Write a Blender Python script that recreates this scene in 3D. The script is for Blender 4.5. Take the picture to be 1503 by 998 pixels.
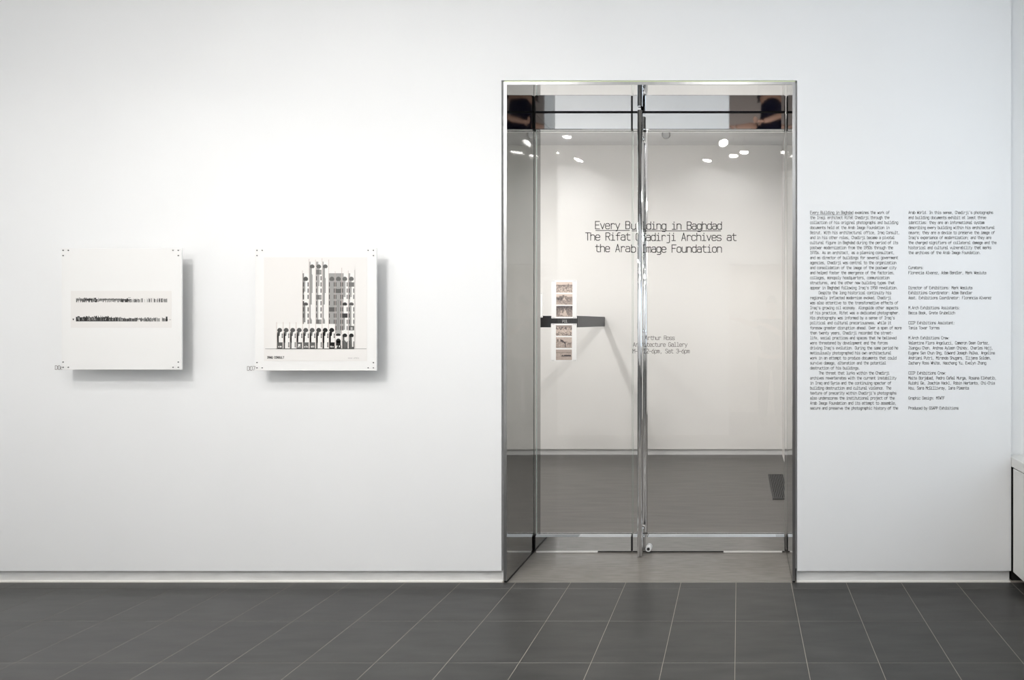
import bpy, bmesh, math, random
from mathutils import Vector, Matrix
random.seed(7)
for o in list(bpy.data.objects):
    bpy.data.objects.remove(o)
S = bpy.context.scene
C = S.collection

# ------------------------------------------------------------------ camera, world, exposure
F, VX, VY = 760.0, 1085.0, 472.0          # focal length and vanishing point in pixels of the 1503 x 998 frame
CY, CZ = -2.868, 1.445                    # the camera stands at x = 0 in the doorway opposite
cam = bpy.data.cameras.new('camera')
cam.sensor_width = 36.0
cam.lens = 36.0 * F / 1503.0
cam.shift_x = -(VX - 751.5) / 1503.0
cam.shift_y = -(499.0 - VY) / 1503.0
cam.clip_start = 0.01
cam_o = bpy.data.objects.new('camera', cam)
cam_o.location = (0, CY, CZ)
cam_o.rotation_euler = (math.pi / 2, 0, 0)
C.objects.link(cam_o)
S.camera = cam_o

world = bpy.data.worlds.new('world')
S.world = world
world.use_nodes = True
bg = world.node_tree.nodes['Background']
bg.inputs[0].default_value = (0.80, 0.90, 1.0, 1)
bg.inputs[1].default_value = 2.6

S.view_settings.view_transform = 'Standard'
S.view_settings.look = 'None'
S.view_settings.gamma = 1.0
S.view_settings.use_curve_mapping = False
S.view_settings.exposure = 0.0

FRONT_W = 0.164      # scale of the front room's spots
INNER_W = 0.58      # scale of the inner gallery's spots


def at(px, py, Y):
    """a point measured in the photograph, at depth Y"""
    k = (Y - CY) / F
    return ((px - VX) * k, Y, CZ - (py - VY) * k)


# ------------------------------------------------------------------ materials
def new_mat(name):
    m = bpy.data.materials.new(name)
    m.use_nodes = True
    return m, m.node_tree, m.node_tree.nodes['Principled BSDF']


def plain(name, col, rough=0.5, metal=0.0, spec=0.5):
    m, nt, p = new_mat(name)
    p.inputs['Base Color'].default_value = (*col, 1)
    p.inputs['Roughness'].default_value = rough
    p.inputs['Metallic'].default_value = metal
    p.inputs['Specular IOR Level'].default_value = spec
    return m


def noisy(name, c0, c1, scale=(1, 1, 1), nscale=5, rough=0.5, metal=0.0, bump=0.0, per_object=0.0, spec=0.5, detail=5):
    m, nt, p = new_mat(name)
    N, L = nt.nodes, nt.links
    tc = N.new('ShaderNodeNewGeometry')
    mp = N.new('ShaderNodeMapping')
    mp.inputs['Scale'].default_value = scale
    L.new(tc.outputs['Position'], mp.inputs['Vector'])
    nz = N.new('ShaderNodeTexNoise')
    nz.inputs['Scale'].default_value = nscale
    nz.inputs['Detail'].default_value = detail
    L.new(mp.outputs[0], nz.inputs['Vector'])
    cr = N.new('ShaderNodeValToRGB')
    cr.color_ramp.elements[0].position = 0.3
    cr.color_ramp.elements[0].color = (*c0, 1)
    cr.color_ramp.elements[1].position = 0.7
    cr.color_ramp.elements[1].color = (*c1, 1)
    L.new(nz.outputs['Fac'], cr.inputs[0])
    col = cr.outputs[0]
    if per_object:
        oi = N.new('ShaderNodeObjectInfo')
        mr = N.new('ShaderNodeMapRange')
        mr.inputs['To Min'].default_value = 1 - per_object
        mr.inputs['To Max'].default_value = 1 + per_object
        L.new(oi.outputs['Random'], mr.inputs['Value'])
        hs = N.new('ShaderNodeHueSaturation')
        L.new(mr.outputs[0], hs.inputs['Value'])
        L.new(col, hs.inputs['Color'])
        col = hs.outputs[0]
    L.new(col, p.inputs['Base Color'])
    p.inputs['Roughness'].default_value = rough
    p.inputs['Metallic'].default_value = metal
    p.inputs['Specular IOR Level'].default_value = spec
    if bump:
        b = N.new('ShaderNodeBump')
        b.inputs['Strength'].default_value = bump
        b.inputs['Distance'].default_value = 0.01
        L.new(nz.outputs['Fac'], b.inputs['Height'])
        L.new(b.outputs[0], p.inputs['Normal'])
    return m


def printed(name, rough=0.6):
    m, nt, p = new_mat(name)
    a = nt.nodes.new('ShaderNodeAttribute')
    a.attribute_name = 'ink'
    nt.links.new(a.outputs['Color'], p.inputs['Base Color'])
    p.inputs['Roughness'].default_value = rough
    p.inputs['Specular IOR Level'].default_value = 0.2
    return m


def clear_glass(name, tint=(0.985, 0.985, 0.985)):
    m = bpy.data.materials.new(name)
    m.use_nodes = True
    nt = m.node_tree
    nt.nodes.clear()
    N, L = nt.nodes, nt.links
    lw = N.new('ShaderNodeLayerWeight')
    lw.inputs['Blend'].default_value = 0.5
    pw = N.new('ShaderNodeMath'); pw.operation = 'POWER'; pw.inputs[1].default_value = 5
    ma = N.new('ShaderNodeMath'); ma.operation = 'MULTIPLY_ADD'
    ma.inputs[1].default_value = 0.96; ma.inputs[2].default_value = 0.04
    L.new(lw.outputs['Facing'], pw.inputs[0]); L.new(pw.outputs[0], ma.inputs[0])
    tr = N.new('ShaderNodeBsdfTransparent'); tr.inputs[0].default_value = (*tint, 1)
    gl = N.new('ShaderNodeBsdfGlossy'); gl.inputs['Roughness'].default_value = 0.0
    mx = N.new('ShaderNodeMixShader')
    L.new(ma.outputs[0], mx.inputs[0]); L.new(tr.outputs[0], mx.inputs[1]); L.new(gl.outputs[0], mx.inputs[2])
    out = N.new('ShaderNodeOutputMaterial')
    L.new(mx.outputs[0], out.inputs[0])
    return m


def emit(name, col, strength):
    m = bpy.data.materials.new(name)
    m.use_nodes = True
    nt = m.node_tree
    nt.nodes.clear()
    e = nt.nodes.new('ShaderNodeEmission')
    e.inputs[0].default_value = (*col, 1)
    e.inputs[1].default_value = strength
    out = nt.nodes.new('ShaderNodeOutputMaterial')
    nt.links.new(e.outputs[0], out.inputs[0])
    return m


M = {}
M['wall'] = noisy('white_wall_paint', (0.825, 0.83, 0.83), (0.845, 0.85, 0.85), nscale=1.2, rough=0.7, spec=0.2)
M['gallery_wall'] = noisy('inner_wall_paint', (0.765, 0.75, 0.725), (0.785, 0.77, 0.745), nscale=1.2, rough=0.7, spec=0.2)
M['ceiling'] = plain('ceiling_paint', (0.80, 0.80, 0.80), 0.8, spec=0.1)
M['base'] = noisy('baseboard_paint', (0.62, 0.62, 0.61), (0.70, 0.70, 0.69), scale=(2, 2, 8), nscale=4, rough=0.5)
M['caulk'] = plain('baseboard_caulk', (0.80, 0.78, 0.74), 0.8)
M['tile'] = noisy('slate_tile', (0.040, 0.0395, 0.038), (0.057, 0.0565, 0.054), scale=(1, 5, 1), nscale=4, rough=0.30, bump=0.05, per_object=0.05, spec=0.38)
M['grout'] = plain('pale_grout', (0.37, 0.335, 0.29), 0.9)
M['threshold'] = noisy('threshold_stone', (0.15, 0.14, 0.125), (0.22, 0.205, 0.185), scale=(1, 8, 1), nscale=9, rough=0.30, bump=0.04)
M['inner_floor'] = noisy('inner_floor_slate', (0.072, 0.068, 0.064), (0.108, 0.102, 0.095), scale=(0.6, 6, 1), nscale=5, rough=0.3, bump=0.04)
M['mirror'] = noisy('polished_steel', (0.44, 0.445, 0.44), (0.46, 0.465, 0.46), scale=(1, 3, 0.7), nscale=1.6, rough=0.03, metal=1.0, bump=0.10, detail=0)
M['rail'] = noisy('mirror_rail_steel', (0.86, 0.87, 0.88), (0.88, 0.89, 0.90), nscale=1.5, rough=0.03, metal=1.0, bump=0.02, detail=0)
M['brushed'] = noisy('brushed_steel', (0.42, 0.42, 0.42), (0.50, 0.50, 0.50), scale=(1, 1, 0.2), nscale=30, rough=0.28, metal=1.0)
M['chrome'] = plain('chrome', (0.93, 0.94, 0.96), 0.06, 1.0)
M['glass'] = clear_glass('door_glass')
M['glass_edge'] = plain('glass_edge', (0.42, 0.50, 0.46), 0.15)
M['rubber_and_gap'] = plain('black_rubber_and_gap', (0.008, 0.008, 0.009), 0.5)  # black rubber, also painted shade in the gaps around the door rails
M['sweep'] = plain('clear_plastic_sweep', (0.75, 0.73, 0.70), 0.25)
M['film'] = plain('pale_green_plaster', (0.62, 0.68, 0.42), 0.7)
M['board'] = plain('white_board', (0.815, 0.81, 0.795), 0.5, spec=0.3)
M['paper'] = plain('print_paper', (0.78, 0.76, 0.735), 0.6, spec=0.2)
M['ink_print'] = printed('ink_print')
M['pin'] = plain('grey_pin', (0.10, 0.10, 0.10), 0.4, 0.6)
M['black'] = plain('black_lettering', (0.012, 0.010, 0.010), 0.6, spec=0.2)
M['grey_letter'] = plain('grey_lettering', (0.10, 0.085, 0.08), 0.6, spec=0.2)
M['faint_letter'] = plain('brown_grey_lettering', (0.25, 0.22, 0.20), 0.6, spec=0.2)
M['white_letter'] = plain('white_lettering', (0.8, 0.8, 0.8), 0.6)
M['rail_black'] = plain('blackened_steel', (0.010, 0.011, 0.013), 0.4, 0.0, 0.35)
M['bench'] = plain('bench_laminate', (0.72, 0.72, 0.70), 0.45)
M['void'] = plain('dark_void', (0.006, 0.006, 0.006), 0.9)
M['grille'] = plain('grille_bar', (0.07, 0.07, 0.07), 0.4, 0.5)
M['lamp_white'] = plain('lamp_white_enamel', (0.75, 0.75, 0.74), 0.35)
M['lamp_lens_off'] = plain('lamp_lens_grey', (0.40, 0.40, 0.40), 0.2)
M['lens'] = emit('lamp_lens_lit', (1.0, 0.97, 0.93), 20.0)
M['tan'] = plain('corridor_paint', (0.70, 0.64, 0.60), 0.7)


# ------------------------------------------------------------------ mesh helpers
def box(bm, x0, x1, y0, y1, z0, z1, bev=0.0):
    b2 = bmesh.new()
    vs = [b2.verts.new((x, y, z)) for x in (x0, x1) for y in (y0, y1) for z in (z0, z1)]
    for f in ((0, 1, 3, 2), (4, 6, 7, 5), (0, 4, 5, 1), (2, 3, 7, 6), (0, 2, 6, 4), (1, 5, 7, 3)):
        b2.faces.new([vs[i] for i in f])
    if bev:
        bmesh.ops.bevel(b2, geom=list(b2.edges), offset=bev, segments=1, affect='EDGES')
    me = bpy.data.meshes.new('t')
    b2.to_mesh(me); b2.free()
    bm.from_mesh(me)
    bpy.data.meshes.remove(me)


def tube(bm, p0, p1, r0, r1=None, seg=20, caps=True):
    r1 = r0 if r1 is None else r1
    p0, p1 = Vector(p0), Vector(p1)
    d = (p1 - p0).normalized()
    a = d.orthogonal().normalized()
    b = d.cross(a)
    c0, c1 = [], []
    for i in range(seg):
        t = 2 * math.pi * i / seg
        n = a * math.cos(t) + b * math.sin(t)
        c0.append(bm.verts.new(p0 + n * r0)); c1.append(bm.verts.new(p1 + n * r1))
    for i in range(seg):
        j = (i + 1) % seg
        f = bm.faces.new((c0[i], c0[j], c1[j], c1[i])); f.smooth = True
    if caps:
        bm.faces.new(c0[::-1]); bm.faces.new(c1)


def prism(bm, prof, x0, x1):
    """profile of (y, z) points swept along x"""
    a = [bm.verts.new((x0, y, z)) for y, z in prof]
    b = [bm.verts.new((x1, y, z)) for y, z in prof]
    n = len(prof)
    for i in range(n):
        j = (i + 1) % n
        bm.faces.new((a[i], a[j], b[j], b[i]))
    bm.faces.new(a[::-1]); bm.faces.new(b)


def obj(name, bm, mat, parent=None, fix=True):
    if fix:
        bmesh.ops.recalc_face_normals(bm, faces=list(bm.faces))
    me = bpy.data.meshes.new(name)
    bm.to_mesh(me); bm.free()
    for m_ in (mat if isinstance(mat, (list, tuple)) else [mat]):
        me.materials.append(m_)
    o = bpy.data.objects.new(name, me)
    C.objects.link(o)
    if parent:
        o.parent = parent
        o.matrix_parent_inverse = Matrix.Translation(parent.location).inverted() if parent.type == 'EMPTY' and not any(parent.rotation_euler) else Matrix()
    return o


def bx(name, dims, mat, parent=None, bev=0.0):
    bm = bmesh.new()
    box(bm, *dims, bev=bev)
    return obj(name, bm, mat, parent)


def tag(o, label, cat, group=None, kind=None):
    o['label'] = label
    o['category'] = cat
    if group: o['group'] = group
    if kind: o['kind'] = kind
    return o


def thing(name, label, cat, loc=(0, 0, 0), group=None, kind=None):
    o = bpy.data.objects.new(name, None)
    o.empty_display_size = 0.1
    C.objects.link(o)
    o.location = loc
    return tag(o, label, cat, group, kind)


# ------------------------------------------------------------------ measured positions
OL, OR_, OT = -1.285, 0.294, 2.754        # clear opening of the portal
FL, FR, FT = -1.303, 0.311, 2.771         # outer edge of the steel frame
WL, WR, WT = -1.317, 0.321, 2.781         # edge of the white wall around it
DEPTH = 0.48                              # thickness of the wall
BW = 2.736                                # back wall of the inner gallery
ROOM_L, ROOM_R, ROOM_B, ROOM_H = -4.593, 1.95, -2.95, 3.75
IN_L, IN_R, IN_H = -4.2, 0.465, 3.355
END = 1.506                               # right end of the white wall
BASE = 0.064

# ------------------------------------------------------------------ front wall
bm = bmesh.new()
box(bm, ROOM_L, WL, 0, DEPTH, BASE, ROOM_H)
box(bm, WR, END, 0, DEPTH, BASE, ROOM_H)
box(bm, WL, WR, 0, DEPTH, WT, ROOM_H)
tag(obj('wall_front', bm, M['wall']), 'white painted gallery wall with the steel portal cut into it', 'wall', kind='structure')
tag(bx('wall_recess', (END + 0.001, ROOM_R, 0.06, DEPTH, 0, ROOM_H), M['wall']),
    'narrow set-back strip of white wall at the right edge above the bench', 'wall', kind='structure')
for nm, x0, x1, lab in (('baseboard_left', ROOM_L, WL + 0.004, 'pale recessed baseboard under the wall with the two pictures'),
                        ('baseboard_right', WR - 0.002, END - 0.002, 'pale recessed baseboard under the wall text')):
    b = tag(bx(nm, (x0, x1, 0.016, 0.10, 0.0, BASE - 0.001), M['base']), lab, 'baseboard', kind='structure')
    bx('caulk_line', (x0, x1, 0.001, 0.0158, -0.0005, 0.005), M['caulk'], b)

# reveal around the frame (recessed white strip, pale green at the head)
bm = bmesh.new()
box(bm, WL + 0.0005, FL - 0.0005, 0.035, 0.12, BASE, WT - 0.0005)
box(bm, FR + 0.0005, WR - 0.0005, 0.03, 0.12, BASE, WT - 0.0005)
rv = tag(obj('trim_1', bm, M['wall']), 'thin recessed shadow gap around the steel door frame', 'trim', kind='structure')
bx('head_strip', (FL, FR, 0.004, 0.12, FT + 0.0005, WT - 0.0005), M['film'], rv)

# ------------------------------------------------------------------ floors
fl = tag(bx('floor', (ROOM_L, ROOM_R, ROOM_B, DEPTH, -0.06, -0.0006), M['grout']),
         'dark grey slate tile floor with thin pale joints', 'floor', kind='structure')
P = 0.305
X0, Y0, GAP = -0.018, -0.065, 0.0019


def tile_mesh(w, d):
    bm = bmesh.new()
    box(bm, -w / 2, w / 2, -d / 2, d / 2, -0.009, 0.0, bev=0.0004)
    me = bpy.data.meshes.new('tile')
    bm.to_mesh(me); bm.free()
    me.materials.append(M['tile'])
    return me


t_full, t_edge = tile_mesh(P - GAP, P - 0.0012), tile_mesh(P - GAP, -Y0 - 0.0012)
for c in range(-15, 6):
    xc = X0 + (c + 0.5) * P
    for r in range(-1, 9):
        yc = Y0 / 2 if r < 0 else Y0 - (r + 0.5) * P
        o = bpy.data.objects.new('tile', t_edge if r < 0 else t_full)
        C.objects.link(o)
        o.parent = fl
        o.location = (xc, yc, 0)
tag(bx('trim_2', (OL - 0.01, OR_ + 0.01, 0.001, DEPTH, -0.0005, 0.0), M['threshold']),
    'tan grey stone threshold slab inside the steel portal', 'threshold', kind='structure')
tag(bx('floor_gallery', (IN_L, IN_R, DEPTH + 0.001, BW + 0.1, -0.06, -0.0002), M['inner_floor']),
    'streaked grey floor of the inner gallery seen through the glass', 'floor', kind='structure')

# ------------------------------------------------------------------ other walls, ceilings
tag(bx('wall_left', (ROOM_L - 0.15, ROOM_L, ROOM_B, DEPTH, 0, ROOM_H), M['wall']), 'white side wall outside the picture at far left', 'wall', kind='structure')
DL, DR, DT = -0.13, 0.86, 2.18            # doorway in which the camera stands
bm = bmesh.new()
box(bm, ROOM_L, DL, ROOM_B - 0.15, ROOM_B, 0, ROOM_H)
box(bm, DR, ROOM_R, ROOM_B - 0.15, ROOM_B, 0, ROOM_H)
box(bm, DL, DR, ROOM_B - 0.15, ROOM_B, DT, ROOM_H)
tag(obj('wall_rear', bm, M['wall']), 'white wall opposite, mirrored faintly in the glass doors', 'wall', kind='structure')
bm = bmesh.new()
box(bm, DL - 0.07, DL, ROOM_B, ROOM_B + 0.02, 0, DT + 0.07)
box(bm, DR, DR + 0.07, ROOM_B, ROOM_B + 0.02, 0, DT + 0.07)
box(bm, DL, DR, ROOM_B, ROOM_B + 0.02, DT, DT + 0.07)
tag(obj('trim_3', bm, M['wall']), 'white casing of the doorway behind the viewer', 'casing', kind='structure')
bm = bmesh.new()
box(bm, DL - 0.3, DR + 0.3, ROOM_B - 1.75, ROOM_B - 1.65, 0, 2.6)
box(bm, DL - 0.3, DL - 0.2, ROOM_B - 1.65, ROOM_B - 0.15, 0, 2.6)
box(bm, DR + 0.2, DR + 0.3, ROOM_B - 1.65, ROOM_B - 0.15, 0, 2.6)
box(bm, DL - 0.3, DR + 0.3, ROOM_B - 1.75, ROOM_B - 0.15, 2.6, 2.7)
tag(obj('wall_corridor', bm, M['tan']), 'tan corridor walls beyond the doorway behind the viewer', 'wall', kind='structure')
tag(bx('floor_corridor', (DL - 0.3, DR + 0.3, ROOM_B - 1.75, ROOM_B - 0.001, -0.06, -0.0005), M['inner_floor']), 'dark corridor floor behind the viewer', 'floor', kind='structure')
# right wall with the window above the bench
WY0, WY1, WZ0, WZ1 = -2.5, -0.45, 0.78, 3.2
bm = bmesh.new()
box(bm, ROOM_R, ROOM_R + 0.25, ROOM_B - 0.15, WY0, 0, ROOM_H)
box(bm, ROOM_R, ROOM_R + 0.25, WY1, DEPTH, 0, ROOM_H)
box(bm, ROOM_R, ROOM_R + 0.25, WY0, WY1, 0, WZ0)
box(bm, ROOM_R, ROOM_R + 0.25, WY0, WY1, WZ1, ROOM_H)
tag(obj('wall_right', bm, M['wall']), 'white window wall outside the picture at right', 'wall', kind='structure')
win = tag(bx('window_1', (ROOM_R + 0.14, ROOM_R + 0.15, WY0 + 0.05, WY1 - 0.05, WZ0 + 0.05, WZ1 - 0.05), M['glass']),
          'tall daylight window above the white bench', 'window', kind='structure')
bm = bmesh.new()
for a, b_, c, d in ((WY0, WY0 + 0.05, WZ0, WZ1), (WY1 - 0.05, WY1, WZ0, WZ1), (WY0 + .05, WY1 - .05, WZ0, WZ0 + 0.05), (WY0 + .05, WY1 - .05, WZ1 - 0.05, WZ1), (-1.5, -1.45, WZ0 + .05, WZ1 - .05)):
    box(bm, ROOM_R + 0.12, ROOM_R + 0.17, a, b_, c, d)
obj('window_frame', bm, M['bench'], win)
tag(bx('ceiling', (ROOM_L, ROOM_R, ROOM_B, DEPTH, ROOM_H, ROOM_H + 0.1), M['ceiling']), 'white ceiling of the front room, mirrored in the steel rails', 'ceiling', kind='structure')

# inner gallery shell
tag(bx('wall_gallery_back', (IN_L, IN_R, BW, BW + 0.1, BASE, IN_H), M['gallery_wall']), 'off white back wall of the inner gallery carrying the exhibition title', 'wall', kind='structure')
tag(bx('wall_gallery_right', (IN_R, IN_R + 0.1, DEPTH, BW + 0.1, 0, IN_H), M['gallery_wall']), 'right side wall of the inner gallery, a sliver beside the steel jamb', 'wall', kind='structure')
tag(bx('wall_gallery_left', (IN_L - 0.1, IN_L, DEPTH, BW, 0, IN_H), M['gallery_wall']), 'left side wall of the inner gallery, hidden by the jamb', 'wall', kind='structure')
tag(bx('baseboard_gallery', (IN_L, IN_R, BW + 0.016, BW + 0.1, 0, BASE - 0.001), M['base']), 'recessed baseboard of the inner gallery back wall', 'baseboard', kind='structure')
tag(bx('ceiling_gallery', (IN_L, IN_R + 0.1, DEPTH, BW + 0.1, IN_H, IN_H + 0.1), M['ceiling']), 'ceiling strip of the inner gallery above the back wall', 'ceiling', kind='structure')

# ------------------------------------------------------------------ portal lining and doors
fr = thing('door_frame', 'mirror polished stainless steel lining of the deep doorway', 'door frame', (OL, 0, 0), kind=None)
for nm, x0, x1 in (('jamb', FL, OL), ('jamb', OR_, FR)):
    bx(nm, (x0, x1, -0.004, DEPTH, 0.012, OT), M['mirror'], fr)
    bx('base_gasket', (x0 + 0.001, x1 - 0.001, 0.0, DEPTH - 0.002, 0.0, 0.012), M['rubber_and_gap'], fr)
bx('soffit', (FL, FR, -0.004, DEPTH, OT + 0.0005, FT), M['rail'], fr)
bm = bmesh.new()
box(bm, FL + 0.001, OL - 0.0005, -0.0065, -0.004, 0.012, FT - 0.001)
obj('face_strip', bm, M['brushed'], fr)
bm = bmesh.new()
box(bm, OR_ + 0.0005, FR - 0.001, -0.0065, -0.004, 0.012, FT - 0.001)
obj('face_strip', bm, M['brushed'], fr)
bm = bmesh.new()
box(bm, OL, OR_, -0.0065, -0.004, OT + 0.0015, FT - 0.001)
obj('face_strip', bm, M['brushed'], fr)

RY0, RY1 = 0.370, 0.420
GY0, GY1 = 0.389, 0.401
ZB0, ZB1 = 0.010, 0.111
ZT0, ZT1 = 2.646, 2.747
CH = 0.013
MEET = -0.671


def door_leaf(label, x0, x1):
    t = thing('glass_door', label, 'door', ((x0 + x1) / 2, GY0, 0.0), 'pair of frameless glass doors')
    bm = bmesh.new()
    box(bm, x0, x1, GY0, GY1, ZB0 + 0.03, ZT1 - 0.03)
    bm.faces.ensure_lookup_table()
    for f in bm.faces:
        f.normal_update()
        f.material_index = 0 if abs(f.normal.y) > 0.5 else 1
    obj('glass_pane', bm, [M['glass'], M['glass_edge']], t)
    r0, r1 = x0 + 0.003, x1 - 0.003
    bm = bmesh.new()
    prism(bm, [(RY0, ZB0), (RY1, ZB0), (RY1, ZB1 - CH), (RY1 - CH, ZB1), (GY1 + 0.0006, ZB1), (GY1 + 0.0006, ZB1 - 0.05), (GY0 - 0.0006, ZB1 - 0.05), (GY0 - 0.0006, ZB1), (RY0 + CH, ZB1), (RY0, ZB1 - CH)], r0, r1)
    br = obj('bottom_rail', bm, M['rail'], t)
    bm = bmesh.new()
    prism(bm, [(RY0, ZT1), (RY0, ZT0 + 0.004), (RY0 + 0.004, ZT0), (GY0 - 0.0006, ZT0), (GY0 - 0.0006, ZT0 + 0.05), (GY1 + 0.0006, ZT0 + 0.05), (GY1 + 0.0006, ZT0), (RY1 - 0.004, ZT0), (RY1, ZT0 + 0.004), (RY1, ZT1)], r0, r1)
    obj('top_rail', bm, M['rail'], t)
    bx('top_gap_shade', (r0, r1, RY0 + 0.002, RY1 - 0.002, ZT1, OT - 0.001), M['rubber_and_gap'], t)  # black strip put in as the shade of the gap above the rail
    bx('bottom_gasket', (r0, r1, RY0 + 0.006, RY1 - 0.006, 0.0025, ZB0), M['rubber_and_gap'], t)
    for xa, xb in ((x0 - 0.004, x0 + 0.003), (x1 - 0.003, x1 + 0.004)):  # black blocks stand in for shade in the gaps at the rail ends
        for za, zb in ((ZB0, ZB1 - CH), (ZT0 + 0.004, ZT1)):
            bx('rail_end_gap_shade', (max(xa, OL + 0.0005), min(xb, OR_ - 0.0005), RY0 + 0.004, RY1 - 0.004, za, zb) if abs(xa - MEET) > 0.02 and abs(xb - MEET) > 0.02 else
               (max(xa, MEET + 0.0002) if x0 > MEET - 0.01 else xa, xb if x0 > MEET - 0.01 else min(xb, MEET - 0.0002), RY0 + 0.004, RY1 - 0.004, za, zb), M['rubber_and_gap'], t)
    return t


dl = door_leaf('narrow left glass door leaf with polished steel top and bottom rails', OL + 0.008, MEET - 0.003)
dr = door_leaf('wide right glass door leaf carrying the full height pull bar', MEET + 0.003, OR_ - 0.008)
bx('sweep', (OL + 0.016, OL + 0.40, RY0 - 0.004, RY0 + 0.004, 0.0015, 0.0095), M['sweep'], dl)
bx('sweep', (-0.098, 0.268, RY0 - 0.004, RY0 + 0.004, 0.0015, 0.0095), M['sweep'], dr)
HX, HF, HB, HR = -0.610, 0.318, 0.490, 0.0165
bm = bmesh.new(); tube(bm, (HX, HF, 0.006), (HX, HF, 2.742), HR, seg=28)
pb = obj('pull_bar', bm, M['chrome'], dr)
bm = bmesh.new(); tube(bm, (HX, HB, 0.05), (HX, HB, 2.70), HR, seg=28)
obj('pull_bar', bm, M['chrome'], dr)
for z in (2.597, 1.385, 0.140):
    bm = bmesh.new()
    tube(bm, (HX, HF + HR - 0.002, z), (HX, GY0, z), 0.008)
    tube(bm, (HX, GY1, z), (HX, HB - HR + 0.002, z), 0.008)
    tube(bm, (HX, GY0 - 0.006, z), (HX, GY0 - 0.0002, z), 0.014)
    tube(bm, (HX, GY1 + 0.0002, z), (HX, GY1 + 0.006, z), 0.014)
    obj('standoff', bm, M['chrome'], dr)
lx, _, lz = at(952.5, 805, RY0)
bm = bmesh.new(); tube(bm, (lx, RY0, lz + 0.006), (lx, RY0 - 0.022, lz + 0.006), 0.019, 0.0175, seg=28)
lk = obj('lock_cylinder', bm, M['lamp_white'], dr)
bm = bmesh.new(); tube(bm, (lx, RY0 - 0.022, lz + 0.006), (lx, RY0 - 0.0235, lz + 0.006), 0.0095, seg=20)
obj('lock_core', bm, M['grille'], lk)
bx('keyhole', (lx - 0.0015, lx + 0.0015, RY0 - 0.0242, RY0 - 0.0236, lz, lz + 0.012), M['rubber_and_gap'], lk)

# ------------------------------------------------------------------ window bench at right
bn = thing('window_bench', 'low white laminate window bench with dark toe kick at the right edge', 'bench', (1.7, -1.4, 0))
bx('bench_top', (1.5075, ROOM_R - 0.002, ROOM_B + 0.02, 0.058, 0.641, 0.694), M['bench'], bn, bev=0.002)
bx('front_panel', (1.5105, 1.529, -1.42, -0.012, BASE, 0.636), M['bench'], bn, bev=0.0015)
bx('front_panel', (1.5105, 1.529, ROOM_B + 0.03, -1.425, BASE, 0.636), M['bench'], bn, bev=0.0015)
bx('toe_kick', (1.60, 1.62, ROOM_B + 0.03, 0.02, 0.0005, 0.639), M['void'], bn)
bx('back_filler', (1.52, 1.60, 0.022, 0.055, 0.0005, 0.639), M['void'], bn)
for yy in (-0.10, -1.3, -2.6):
    bx('foot', (1.545, 1.575, yy - 0.02, yy + 0.02, 0.0005, BASE + 0.01), M['brushed'], bn)


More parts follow.
